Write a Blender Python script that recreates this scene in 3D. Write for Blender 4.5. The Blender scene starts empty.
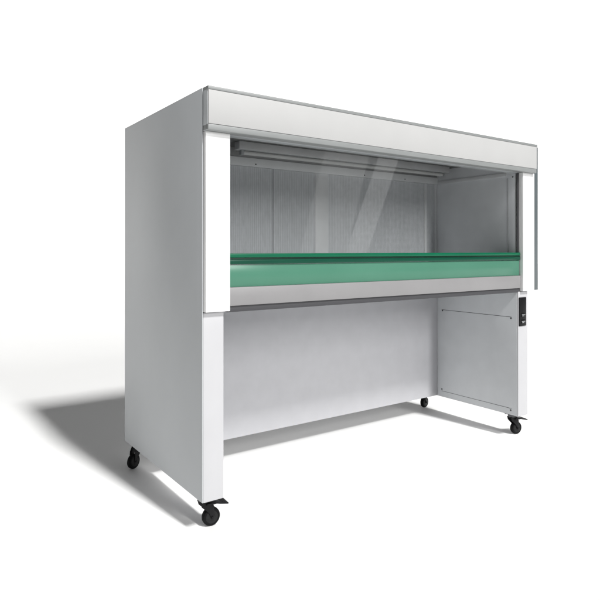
import bpy, bmesh, math, random
from mathutils import Vector, Matrix, Euler

random.seed(4)
S = bpy.context.scene
C = S.collection

# ------------------------------------------------------------------ materials
def new_mat(name):
    m = bpy.data.materials.new(name); m.use_nodes = True
    nt = m.node_tree; nt.nodes.clear()
    out = nt.nodes.new('ShaderNodeOutputMaterial')
    return m, nt, out

def N(nt, kind, **kw):
    n = nt.nodes.new(kind)
    for k, v in kw.items():
        if hasattr(n, k): setattr(n, k, v)
        else: n.inputs[k].default_value = v
    return n

def surface(name, col, rough=.5, metal=0., var=.04, scale=6., bump=0., bscale=400., spec=.5, coat=0.):
    """Paint, plastic or metal: slight blotchy tone and gloss variation and, where asked, orange-peel bump."""
    m, nt, out = new_mat(name)
    p = N(nt, 'ShaderNodeBsdfPrincipled')
    p.inputs['Metallic'].default_value = metal
    p.inputs['Specular IOR Level'].default_value = spec
    p.inputs['Coat Weight'].default_value = coat
    tc = N(nt, 'ShaderNodeTexCoord')
    nz = N(nt, 'ShaderNodeTexNoise'); nz.inputs['Scale'].default_value = scale; nz.inputs['Detail'].default_value = 5
    nt.links.new(tc.outputs['Object'], nz.inputs['Vector'])
    ramp = N(nt, 'ShaderNodeValToRGB')
    a = tuple(max(0, c * (1 - var)) for c in col) + (1,); b = tuple(min(1, c * (1 + var)) for c in col) + (1,)
    ramp.color_ramp.elements[0].position = .3; ramp.color_ramp.elements[1].position = .7
    ramp.color_ramp.elements[0].color = a; ramp.color_ramp.elements[1].color = b
    nt.links.new(nz.outputs['Fac'], ramp.inputs['Fac']); nt.links.new(ramp.outputs['Color'], p.inputs['Base Color'])
    mr = N(nt, 'ShaderNodeMapRange'); mr.inputs['To Min'].default_value = rough * .88; mr.inputs['To Max'].default_value = min(1, rough * 1.12)
    nt.links.new(nz.outputs['Fac'], mr.inputs['Value']); nt.links.new(mr.outputs['Result'], p.inputs['Roughness'])
    if bump:
        n2 = N(nt, 'ShaderNodeTexNoise'); n2.inputs['Scale'].default_value = bscale; n2.inputs['Detail'].default_value = 2
        nt.links.new(tc.outputs['Object'], n2.inputs['Vector'])
        bp = N(nt, 'ShaderNodeBump'); bp.inputs['Strength'].default_value = bump; bp.inputs['Distance'].default_value = .001
        nt.links.new(n2.outputs['Fac'], bp.inputs['Height']); nt.links.new(bp.outputs['Normal'], p.inputs['Normal'])
    nt.links.new(p.outputs['BSDF'], out.inputs['Surface'])
    return m

def perforated(name, col, hole, pitch=.0120, pitch_z=.0075):
    """Sheet steel with rows of small round holes on a square grid (object X / Z)."""
    m, nt, out = new_mat(name)
    p = N(nt, 'ShaderNodeBsdfPrincipled'); p.inputs['Roughness'].default_value = .5
    tc = N(nt, 'ShaderNodeTexCoord'); sx = N(nt, 'ShaderNodeSeparateXYZ')
    nt.links.new(tc.outputs['Object'], sx.inputs[0])
    def math_(op, a, b=None, c=None):
        n = N(nt, 'ShaderNodeMath', operation=op)
        for i, v in enumerate((a, b, c)):
            if v is None: continue
            if isinstance(v, (int, float)): n.inputs[i].default_value = v
            else: nt.links.new(v, n.inputs[i])
        return n.outputs[0]
    def cell(s, step, off=0.):
        q = math_('DIVIDE', s, step); q = math_('ADD', q, off); q = math_('FRACT', q)
        return math_('SUBTRACT', q, .5)
    u = cell(sx.outputs['X'], pitch); v = cell(sx.outputs['Z'], pitch_z)
    d = math_('SQRT', math_('ADD', math_('MULTIPLY', u, u), math_('MULTIPLY', math_('MULTIPLY', v, v), (pitch_z / pitch) ** 2)))
    mr = N(nt, 'ShaderNodeMapRange'); mr.inputs['From Min'].default_value = .15; mr.inputs['From Max'].default_value = .24
    nt.links.new(d, mr.inputs['Value'])
    nz = N(nt, 'ShaderNodeTexNoise'); nz.inputs['Scale'].default_value = 60; nz.inputs['Detail'].default_value = 6
    nz.inputs['Roughness'].default_value = .75
    mp = N(nt, 'ShaderNodeMapping'); mp.inputs['Scale'].default_value = (1, 1, .35)
    nt.links.new(tc.outputs['Object'], mp.inputs['Vector']); nt.links.new(mp.outputs[0], nz.inputs['Vector'])
    r2 = N(nt, 'ShaderNodeValToRGB'); r2.color_ramp.elements[0].position = .3; r2.color_ramp.elements[1].position = .7
    r2.color_ramp.elements[0].color = tuple(c * .86 for c in col) + (1,); r2.color_ramp.elements[1].color = tuple(c * 1.12 for c in col) + (1,)
    nt.links.new(nz.outputs['Fac'], r2.inputs['Fac'])
    mx = N(nt, 'ShaderNodeMix', data_type='RGBA')
    nt.links.new(mr.outputs['Result'], mx.inputs['Factor'])
    mx.inputs[6].default_value = tuple(hole) + (1,); nt.links.new(r2.outputs['Color'], mx.inputs[7])
    nt.links.new(mx.outputs[2], p.inputs['Base Color'])
    bp = N(nt, 'ShaderNodeBump'); bp.inputs['Strength'].default_value = .3; bp.inputs['Distance'].default_value = .001
    nt.links.new(mr.outputs['Result'], bp.inputs['Height']); nt.links.new(bp.outputs['Normal'], p.inputs['Normal'])
    nt.links.new(p.outputs['BSDF'], out.inputs['Surface'])
    return m

def brushed(name, col, rough=.3):
    m, nt, out = new_mat(name)
    p = N(nt, 'ShaderNodeBsdfPrincipled'); p.inputs['Metallic'].default_value = 1; p.inputs['Base Color'].default_value = tuple(col) + (1,)
    tc = N(nt, 'ShaderNodeTexCoord'); mp = N(nt, 'ShaderNodeMapping'); mp.inputs['Scale'].default_value = (2, 160, 160)
    nz = N(nt, 'ShaderNodeTexNoise'); nz.inputs['Scale'].default_value = 4; nz.inputs['Detail'].default_value = 4
    nt.links.new(tc.outputs['Object'], mp.inputs['Vector']); nt.links.new(mp.outputs[0], nz.inputs['Vector'])
    mr = N(nt, 'ShaderNodeMapRange'); mr.inputs['To Min'].default_value = rough * .7; mr.inputs['To Max'].default_value = rough * 1.4
    nt.links.new(nz.outputs['Fac'], mr.inputs['Value']); nt.links.new(mr.outputs['Result'], p.inputs['Roughness'])
    nt.links.new(p.outputs['BSDF'], out.inputs['Surface'])
    return m

def clear_glass(name, tint=(.985, .99, .988)):
    """Flat pane: light passes straight through, mirror reflections by Fresnel, faint tint."""
    m, nt, out = new_mat(name)
    t = N(nt, 'ShaderNodeBsdfTransparent'); t.inputs['Color'].default_value = tuple(tint) + (1,)
    g = N(nt, 'ShaderNodeBsdfGlossy'); g.inputs['Roughness'].default_value = .004
    f = N(nt, 'ShaderNodeFresnel'); f.inputs['IOR'].default_value = 1.5
    mx = N(nt, 'ShaderNodeMixShader')
    nt.links.new(f.outputs[0], mx.inputs[0]); nt.links.new(t.outputs[0], mx.inputs[1]); nt.links.new(g.outputs[0], mx.inputs[2])
    # inside the pane the index is inverted, so both faces reflect alike
    ge = N(nt, 'ShaderNodeNewGeometry'); io = N(nt, 'ShaderNodeMapRange')
    io.inputs['To Min'].default_value = 1.5; io.inputs['To Max'].default_value = 1 / 1.5
    nt.links.new(ge.outputs['Backfacing'], io.inputs['Value']); nt.links.new(io.outputs['Result'], f.inputs['IOR'])
    nt.links.new(mx.outputs[0], out.inputs['Surface'])
    return m

def frosted(name, col, tint):
    """Half frosted coloured glass: some light scatters at the face, some passes through tinted."""
    m, nt, out = new_mat(name)
    p = N(nt, 'ShaderNodeBsdfPrincipled'); p.inputs['Roughness'].default_value = .22; p.inputs['Specular IOR Level'].default_value = .35
    p.inputs['Base Color'].default_value = tuple(col) + (1,)
    t = N(nt, 'ShaderNodeBsdfTransparent'); t.inputs['Color'].default_value = tuple(tint) + (1,)
    tc = N(nt, 'ShaderNodeTexCoord'); nz = N(nt, 'ShaderNodeTexNoise'); nz.inputs['Scale'].default_value = 3; nz.inputs['Detail'].default_value = 4
    nt.links.new(tc.outputs['Object'], nz.inputs['Vector'])
    mr = N(nt, 'ShaderNodeMapRange'); mr.inputs['To Min'].default_value = .22; mr.inputs['To Max'].default_value = .38
    nt.links.new(nz.outputs['Fac'], mr.inputs['Value'])
    mx = N(nt, 'ShaderNodeMixShader')
    nt.links.new(mr.outputs['Result'], mx.inputs[0]); nt.links.new(p.outputs['BSDF'], mx.inputs[1]); nt.links.new(t.outputs[0], mx.inputs[2])
    nt.links.new(mx.outputs[0], out.inputs['Surface'])
    return m

M = dict(
    shell=surface('grey_powder_coat', (.52, .54, .555), .45, scale=2.2, var=.045, bump=.12),
    leg=surface('pale_powder_coat', (.50, .50, .515), .42, var=.02, bump=.12),
    white=surface('white_enamel', (.86, .86, .86), .35, var=.012),
    header=surface('pale_grey_enamel', (.47, .47, .467), .5, var=.015, spec=.25),
    trim=surface('aluminium_grey_trim', (.25, .26, .26), .4, var=.03),
    inner=surface('grey_inner_panel', (.86, .87, .90), .45, var=.04, scale=9, bump=.08),
    inner_low=surface('grey_lower_panel', (.55, .565, .58), .45, var=.03, scale=9, bump=.1),
    rear=surface('pale_grey_rear_panel', (.46, .46, .48), .5, var=.03, scale=12, bump=.12),
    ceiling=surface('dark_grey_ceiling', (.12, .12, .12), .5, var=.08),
    ceiling_strip=surface('mid_grey_strip', (.27, .27, .275), .5, var=.05),
    flange=surface('blue_grey_flange', (.10, .118, .125), .4, var=.04),
    perf=perforated('perforated_steel', (.57, .58, .605), (.37, .38, .395)),
    frame=surface('light_grey_frame', (.66, .665, .68), .45, var=.04, scale=9),
    steel=brushed('brushed_steel', (.62, .62, .63), .32),
    apron=surface('satin_steel_apron', (.26, .256, .26), .42, var=.03, spec=.4),
    guard=frosted('pale_green_glass_guard', (.105, .285, .20), (.25, .62, .46)),
    green=surface('green_glass_edge', (.002, .115, .055), .3, var=.06, spec=.3),
    dgreen=surface('dark_green_seal', (.003, .028, .017), .35, var=.05, spec=.3),
    mid=surface('mid_green_glass_edge', (.003, .060, .034), .3, var=.06, spec=.3),
    glass=clear_glass('sash_glass'),
    black=surface('black_rubber', (.006, .006, .0065), .6, var=.15, scale=30, spec=.12),
    plastic=surface('black_plastic', (.008, .008, .009), .42, var=.1, scale=30, spec=.18),
    hub=surface('dark_grey_hub', (.014, .0145, .015), .4, var=.1, scale=30, spec=.2),
    metal=surface('zinc_plate', (.10, .10, .105), .35, metal=.8, var=.1, scale=40),
    seam=surface('dark_seam_and_shade', (.05, .05, .055), .6),
    switch=surface('grey_switch', (.30, .31, .32), .4),
    tube=surface('white_lamp_tube', (.47, .47, .47), .25),
    lampbox=surface('white_lamp_housing', (.42, .42, .43), .35, var=.04),
    floor=surface('white_studio_floor', (.95, .95, .945), .75, var=.006, scale=2, spec=.15),
    backdrop=surface('white_studio_backdrop', (.95, .95, .945), .9, var=.004, scale=1, spec=.1),
)

# ------------------------------------------------------------------ mesh helpers
def tb():
    return bmesh.new()

def add_box(bm, x0, x1, y0, y1, z0, z1, bev=.0, seg=2):
    t = bmesh.new()
    bmesh.ops.create_cube(t, size=1)
    for v in t.verts:
        v.co = Vector(((x0 + x1) / 2 + v.co.x * (x1 - x0), (y0 + y1) / 2 + v.co.y * (y1 - y0), (z0 + z1) / 2 + v.co.z * (z1 - z0)))
    if bev > 0:
        bmesh.ops.bevel(t, geom=t.edges[:], offset=bev, segments=seg, affect='EDGES', profile=.5)
    merge(bm, t)
    return bm

def merge(bm, t, mat=None):
    if mat is not None: bmesh.ops.transform(t, matrix=mat, verts=t.verts)
    me = bpy.data.meshes.new('tmp'); t.to_mesh(me); t.free(); bm.from_mesh(me); bpy.data.meshes.remove(me)

def add_cyl(bm, a, b, r, seg=24, bev=0., r2=None):
    a, b = Vector(a), Vector(b); d = b - a
    t = bmesh.new()
    bmesh.ops.create_cone(t, cap_ends=True, segments=seg, radius1=r, radius2=r if r2 is None else r2, depth=d.length)
    if bev:
        ed = [e for e in t.edges if any(len(f.verts) > 4 for f in e.link_faces)]
        bmesh.ops.bevel(t, geom=ed, offset=bev, segments=2, affect='EDGES', profile=.5)
    merge(bm, t, Matrix.Translation((a + b) / 2) @ d.to_track_quat('Z', 'Y').to_matrix().to_4x4())
    return bm

def add_lathe(bm, prof, seg=40, mat=None):
    """prof: (radius, height) pairs turned about local Z."""
    t = bmesh.new(); rings = []
    for r, h in prof:
        rings.append([t.verts.new((r * math.cos(2 * math.pi * k / seg), r * math.sin(2 * math.pi * k / seg), h)) for k in range(seg)])
    for i in range(len(rings) - 1):
        for k in range(seg):
            t.faces.new((rings[i][k], rings[i][(k + 1) % seg], rings[i + 1][(k + 1) % seg], rings[i + 1][k]))
    t.faces.new(rings[0][::-1]); t.faces.new(rings[-1])
    bmesh.ops.recalc_face_normals(t, faces=t.faces)
    merge(bm, t, mat)
    return bm

def add_prism(bm, pts, y0, y1, bev=0.):
    """Outline in X/Z given thickness along Y."""
    t = bmesh.new()
    f = t.faces.new([t.verts.new((x, y0, z)) for x, z in pts])
    r = bmesh.ops.extrude_face_region(t, geom=[f])
    bmesh.ops.translate(t, vec=(0, y1 - y0, 0), verts=[v for v in r['geom'] if isinstance(v, bmesh.types.BMVert)])
    bmesh.ops.recalc_face_normals(t, faces=t.faces)
    if bev: bmesh.ops.bevel(t, geom=t.edges[:], offset=bev, segments=2, affect='EDGES', profile=.5)
    merge(bm, t)
    return bm

def obj(name, bm, mat, parent=None, smooth=True):
    """Links bm (world coordinates) as one mesh object; parented, its mesh is moved into the parent's frame."""
    if parent is not None:
        off = world_loc(parent)
        for v in bm.verts: v.co -= off
    me = bpy.data.meshes.new(name); bm.to_mesh(me); bm.free()
    me.materials.append(mat)
    if smooth:
        for p in me.polygons: p.use_smooth = True
        me.set_sharp_from_angle(angle=math.radians(35))
    o = bpy.data.objects.new(name, me); C.objects.link(o)
    if parent is not None: o.parent = parent
    return o

def world_loc(o):
    v = Vector((0, 0, 0))
    while o is not None:
        v = v + o.location; o = o.parent
    return v

def box(name, mat, parent, *b, bev=.0015):
    return obj(name, add_box(tb(), *b, bev=bev), mat, parent)

# ------------------------------------------------------------------ dimensions (metres)
W, D, H = 2.14, .922, 1.75          # cabinet width, depth, height
ZB, ZU, T = .130, .872, .0933       # underside of the legs, underside of the cabinet, leg width
YB = .650                           # perforated wall
YR = .624                           # lower rear panel
XR0, XR1 = 2.066, 2.178             # right column

# ------------------------------------------------------------------ the setting
bm = tb()
f = [bm.verts.new(p) for p in ((-14, -12, 0), (90, -12, 0), (90, 30, 0), (-14, 30, 0))]; bm.faces.new(f)
o = obj('floor', bm, M['floor'], smooth=False); o['kind'] = 'structure'
bm = tb(); prof = [(30, 0)]
for k in range(1, 17):
    a = math.pi / 2 * k / 16; prof.append((30 + 3 * math.sin(a), 3 - 3 * math.cos(a)))
rows = [[bm.verts.new((x, y, z)) for x in (-14, 90)] for y, z in prof]
rows.append([bm.verts.new((-14, 33, 13.5)), bm.verts.new((90, 33, 40))])      # the paper's top edge slopes up to the right
for a, b in zip(rows, rows[1:]): bm.faces.new((a[0], a[1], b[1], b[0]))
o = obj('backdrop', bm, M['backdrop']); o['kind'] = 'structure'

# ------------------------------------------------------------------ the bench
bench = bpy.data.objects.new('clean_bench', None); C.objects.link(bench)
bench.location = (W / 2, D / 2, 0)
bench['label'] = 'white and grey laminar flow clean bench with green edged glass sash, standing on black casters'
bench['category'] = 'clean bench'
bench.empty_display_size = .2

# outer shell of the upper cabinet
box('side_panel', M['shell'], bench, 0, .0028, .0035, D, ZB + .001, H - .0005, bev=.0006)
box('side_panel', M['shell'], bench, W - .014, W, .004, D, ZU + .001, H - .015)
box('side_flange', M['flange'], bench, 2.150, 2.2515, .0045, .02, ZU + .004, H - .001)
box('rear_shell', M['shell'], bench, .015, W - .015, D - .014, D - .001, ZU + .003, H - .016)
box('top_panel', M['trim'], bench, .0155, W - .002, .06, D - .0015, H - .014, H - .001)

# header with its inset face plate and two trims
hd = box('header', M['shell'], bench, .0035, 2.170, -.036, .058, 1.580, H - .0125, bev=.002)
box('face_plate', M['header'], hd, .0055, 2.169, -.041, -.0362, 1.605, 1.7355, bev=.0012)
box('top_trim', M['trim'], hd, .003, 2.174, -.0425, .0585, 1.7362, H, bev=.0015)
bm = tb(); add_box(bm, .0032, 2.168, -.0405, .010, 1.5795, 1.6044, bev=.004, seg=3)
obj('bottom_trim', bm, M['trim'], hd)

# columns on both sides of the sash
box('column', M['white'], bench, .0045, .1115, -.018, .012, ZU + .003, 1.5790, bev=.002)
box('column', M['white'], bench, XR0, XR1 + .002, -.018, .012, ZU + .003, 1.5790, bev=.002)
box('sash_track', M['seam'], bench, XR0 - .0085, XR0 - .0005, .0125, .024, .985, 1.578, bev=.001)
box('sash_track', M['seam'], bench, .112, .119, .004, .034, .985, 1.578, bev=.001)

# the sash: pane and the two-tone green rail under it
sash = obj('glass_sash', add_box(tb(), .1195, XR0 - .009, .016, .022, 1.098, 1.640, bev=0), M['glass'], bench, smooth=False)
bm = tb(); add_box(bm, .114, XR0 - .002, .000, .030, 1.0865, 1.104, bev=.003, seg=3)
obj('rail', bm, M['green'], sash)
bm = tb(); add_box(bm, .114, XR0 - .002, .004, .030, 1.0795, 1.0862, bev=.0005)
obj('groove', bm, M['dgreen'], sash)
bm = tb(); add_box(bm, .114, XR0 - .002, -.001, .030, 1.0595, 1.0792, bev=.003, seg=3)
obj('seal_strip', bm, M['mid'], sash)
# green guard, worktop, apron
box('front_guard', M['guard'], bench, .1135, XR0 - .0025, .006, .014, .968, 1.0585, bev=.001)
box('worktop', M['steel'], bench, .1135, XR0 - .0025, .0145, YB - .012, .938, .952)
box('front_apron', M['apron'], bench, .1125, XR0 - .001, -.004, .0138, .893, .9675, bev=.003)
box('frame_rail', M['seam'], bench, .1125, XR0 - .001, .004, .034, .868, .8925)  # near-black colour paints in the shade on this beam below the apron
box('bottom_panel', M['inner_low'], bench, .016, W - .016, .036, D - .016, ZU + .002, ZU + .012)

# inside of the upper cabinet
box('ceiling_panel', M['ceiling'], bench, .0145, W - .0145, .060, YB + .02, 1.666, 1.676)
box('inner_side_panel', M['inner'], bench, .0905, .1005, .036, YB - .001, .953, 1.6655)
ip = box('inner_side_panel', M['inner'], bench, 2.071, 2.081, .036, YB - .001, .953, 1.6655)
for y in (.055,): 
    for z in (1.56,):
        bm = tb(); add_cyl(bm, (2.0712, y, z), (2.0675, y, z), .0045, 12, .001); obj('screw', bm, M['seam'], ip)
box('seam', M['frame'], ip, 2.0695, 2.0708, .036, .040, .96, 1.60, bev=0)
box('edge_strip', M['frame'], ip, 2.066, 2.0708, .085, .093, .953, 1.555, bev=.001)
bm = tb(); add_box(bm, 2.062, 2.0708, .1, YB - .014, 1.568, 1.590, bev=.002); obj('ledge', bm, M['frame'], ip)
# frame of the perforated wall: rails and mullions standing 6 mm proud of the sheets
bf = obj('back_frame', add_box(tb(), .101, 2.0705, YB - .012, YB + .004, 1.568, 1.614, bev=.0015), M['frame'], bench)
box('upper_panel', M['ceiling_strip'], bench, .101, 2.0705, YB - .002, YB + .012, 1.6145, 1.6655, bev=.001)
for x0, x1 in ((.101, .130), (1.028, 1.124), (1.945, 1.967), (2.046, 2.0705)):
    obj('mullion', add_box(tb(), x0, x1, YB - .0025, YB + .003, .953, 1.5675, bev=.0015), M['frame'], bf)
for x in (.62, 1.40, 1.75):
    bm = tb(); add_cyl(bm, (x, YB - .0122, 1.582), (x, YB - .0145, 1.582), .0042, 12, .001); obj('screw', bm, M['seam'], bf)
for x0, x1 in ((.131, .7365), (.7395, 1.027), (1.125, 1.944), (1.968, 2.045)):
    box('perforated_sheet', M['perf'], bench, x0, x1, YB, YB + .003, .954, 1.567, bev=0)
box('seam', M['seam'], bf, .7372, .7388, YB - .001, YB + .002, .954, 1.567, bev=0)

# lamp under the ceiling
lf = obj('light_fixture', add_box(tb(), .43, 2.00, .478, .53, 1.624, 1.6655, bev=.004), M['lampbox'], bench)
obj('lamp_tube', add_cyl(tb(), (.47, .510, 1.6125), (1.96, .510, 1.6125), .0105, 20), M['tube'], lf)
for x in (.452, 1.962):
    obj('lamp_socket', add_box(tb(), x, x + .016, .497, .523, 1.600, 1.6237, bev=.002), M['switch'], lf)

# lower stand: two hollow box legs, the rear panel, access panel with seam and screws
for side, x0 in (('l', .0), ('r', W - T)):
    lg = obj('leg', add_box(tb(), x0 + (.003 if side == 'l' else 0), x0 + T, .002, D - .0005, ZB, ZU, bev=.0035, seg=3), M['leg'] if side == 'r' else M['leg'], bench)
    xi = x0 + T if side == 'l' else x0
    s = 1 if side == 'l' else -1
    a, b = sorted((xi - s * .004, xi + s * .0015))
    ap = box('access_panel', M['inner_low'], lg, a, b, .012, YR - .002, ZB + .004, ZU - .003, bev=.0006)
    c0, c1 = sorted((xi + s * .0012, xi + s * .0022))
    for (y0, y1, z0, z1) in ((.046, .585, .7165, .7190), (.046, .585, .1690, .1708), (.046, .0475, .171, .7163), (.5835, .585, .171, .7163)):
        if z1 - z0 > .1: continue
        obj('panel_seam', add_box(tb(), c0, c1, y0, y1, z0, z1), M['seam'], lg)
    for y, z in ((.050, .710), (.578, .712), (.052, .158), (.583, .182)):
        obj('screw', add_cyl(tb(), (xi + s * .001, y, z), (xi + s * .004, y, z), .0052, 14, .001), M['metal'], lg)
box('rear_panel', M['rear'], bench, T + .002, W - T - .002, YR, YR + .014, ZB + .002, ZU - .002)

# switch plate on the right leg
sw = box('switch_panel', M['plastic'], bench, 2.050, 2.119, -.0045, .0025, .667, .838, bev=.003)
for z in (.682, .722):
    bm = tb(); add_box(bm, 2.066, 2.103, -.0075, -.0042, z, z + .022, bev=.0015)
    rk = obj('rocker_switch', bm, M['plastic'], sw)
    bm = tb()
    for k in range(3): add_box(bm, 2.069 + k * .0115, 2.077 + k * .0115, -.0085, -.0073, z + .010, z + .0145)
    add_box(bm, 2.072, 2.090, -.0085, -.0073, z + .004, z + .007)
    obj('marking', bm, M['switch'], sw)

# casters
def make_caster(brake):
    r = bpy.data.objects.new('caster', None); C.objects.link(r)
    bm = tb(); add_box(bm, -.034, .034, -.034, .034, .1235, .1297, bev=.0015)
    add_cyl(bm, (0, 0, .1085), (0, 0, .1234), .024, 28, .002)
    for x in (-.025, .025):
        for y in (-.025, .025): add_cyl(bm, (x, y, .1195), (x, y, .1236), .0055, 6)
    obj('mounting_plate', bm, M['metal'], r)
    out = [(-.022, .1085), (.022, .1085), (.036, .086), (.0405, .046), (.036, .034), (.026, .034), (.016, .058), (-.016, .088)]
    bm = tb()
    for y in (-.0185, .0155): add_prism(bm, out, y, y + .003, .0008)
    add_box(bm, -.022, .022, -.0185, .0185, .1035, .1083, bev=.0012)
    add_cyl(bm, (.030, -.0225, .0375), (.030, .0225, .0375), .0055, 12, .001)
    obj('fork', bm, M['plastic'], r)
    rot = Matrix.Translation((.030, 0, .0375)) @ Matrix.Rotation(math.pi / 2, 4, 'X')
    p = []
    for k in range(-6, 7):
        a = k / 6
        p.append((.0375 - .0045 * a ** 4, .0122 * a))
    w = obj('wheel', add_lathe(tb(), [(.026, -.0122)] + p + [(.026, .0122)], 48, rot), M['black'], r)
    hb = tb(); add_lathe(hb, [(.020, -.0136), (.0255, -.0124), (.0255, .0124), (.020, .0136)], 40, rot)
    for k in range(5):
        a = 2 * math.pi * k / 5
        c = Vector((.030 + .015 * math.cos(a), 0, .0375 + .015 * math.sin(a)))
        for s in (-1, 1): add_cyl(hb, c + Vector((0, s * .0130, 0)), c + Vector((0, s * .0142, 0)), .0035, 10)
    add_cyl(hb, (.030, -.0152, .0375), (.030, .0152, .0375), .008, 20, .001)
    obj('hub', hb, M['hub'], r)
    if brake:
        bm = tb()
        add_prism(bm, [(.002, .094), (.044, .0945), (.060, .0900), (.094, .0830), (.0965, .0860), (.0955, .0885), (.062, .0955), (.045, .1000), (.002, .1010)], -.030, .026, .0012)
        obj('brake_pedal', bm, M['plastic'], r)
        bm = tb()
        for k in range(3): add_box(bm, .068 + k * .008, .0715 + k * .008, -.024, .020, .0915 - k * .0017, .0956 - k * .0017)
        obj('tread_rib', bm, M['hub'], r)
    r.parent = bench
    return r

def place(r, x, y, deg):
    r.location = Vector((x, y, 0)) - bench.location
    r.rotation_euler = (0, 0, math.radians(deg))

def copy_tree(o, parent):
    c = o.copy(); C.objects.link(c); c.parent = parent
    for ch in list(o.children): copy_tree(ch, c)
    return c

front = make_caster(True); rear = make_caster(False)
place(front, .042, .076, -4); place(rear, .050, .872, 208)
place(copy_tree(front, bench), W - .048, .076, -12)
place(copy_tree(rear, bench), W - .055, .800, 10)

# ------------------------------------------------------------------ light
def softbox(name, target, travel, dist, size, k, sizey=None, roll=0.):
    t = Vector(travel).normalized()
    l = bpy.data.lights.new(name, 'AREA'); l.shape = 'RECTANGLE'; l.size = size; l.size_y = sizey or size
    l.energy = math.pi ** 2 * dist ** 2 * k
    l.color = (1, .995, .985)
    o = bpy.data.objects.new(name, l); C.objects.link(o)
    o.location = Vector(target) - t * dist
    o.rotation_euler = (t.to_track_quat('-Z', 'Y').to_matrix() @ Matrix.Rotation(roll, 3, 'Z')).to_euler()
    return o
softbox('key_softbox', (1, .4, .6), (-.085, .66, -.74), 600, 38, 1.09, sizey=85)
softbox('front_softbox', (1, .4, .6), (-.10, .93, -.36), 600, 53, .44, sizey=215)

w = bpy.data.worlds.new('World'); S.world = w; w.use_nodes = True
bg = w.node_tree.nodes['Background']; bg.inputs['Color'].default_value = (.97, .985, 1, 1); bg.inputs['Strength'].default_value = .06

# strip softboxes whose mirror image shows in the glass
def strip(name, x, z, y, wid, hei, tilt, L):
    l = bpy.data.lights.new(name, 'AREA'); l.shape = 'RECTANGLE'; l.size = wid; l.size_y = hei
    l.energy = math.pi * wid * hei * L
    o = bpy.data.objects.new(name, l); C.objects.link(o)
    o.location = (x, y, z)
    o.rotation_euler = (Matrix.Rotation(math.radians(tilt), 3, 'Y') @ Matrix.Rotation(math.pi / 2, 3, 'X')).to_euler()
    return o
strip('strip_softbox', 3.265, 1.75, -2.5, .27, 2.4, 24, .85)
strip('wide_softbox', 2.74, 1.75, -2.5, .56, 2.4, 17, .5)

# ------------------------------------------------------------------ camera
cam = bpy.data.cameras.new('Camera'); co = bpy.data.objects.new('Camera', cam); C.objects.link(co)
co.location = (-.9851, -2.0562, 1.1144); co.rotation_euler = (math.pi / 2, 0, -.6136)
cam.sensor_width = 36; cam.lens = 578.42 / 600 * 36; cam.shift_y = -(300 - 250.83) / 600
cam.clip_start = .05; cam.clip_end = 300
S.camera = co

S.render.engine = 'CYCLES'
S.cycles.use_denoising = True
S.cycles.max_bounces = 10; S.cycles.diffuse_bounces = 6; S.cycles.transparent_max_bounces = 12
S.cycles.sample_clamp_indirect = 6
S.view_settings.view_transform = 'Standard'; S.view_settings.look = 'None'
S.view_settings.exposure = 0; S.view_settings.gamma = 1
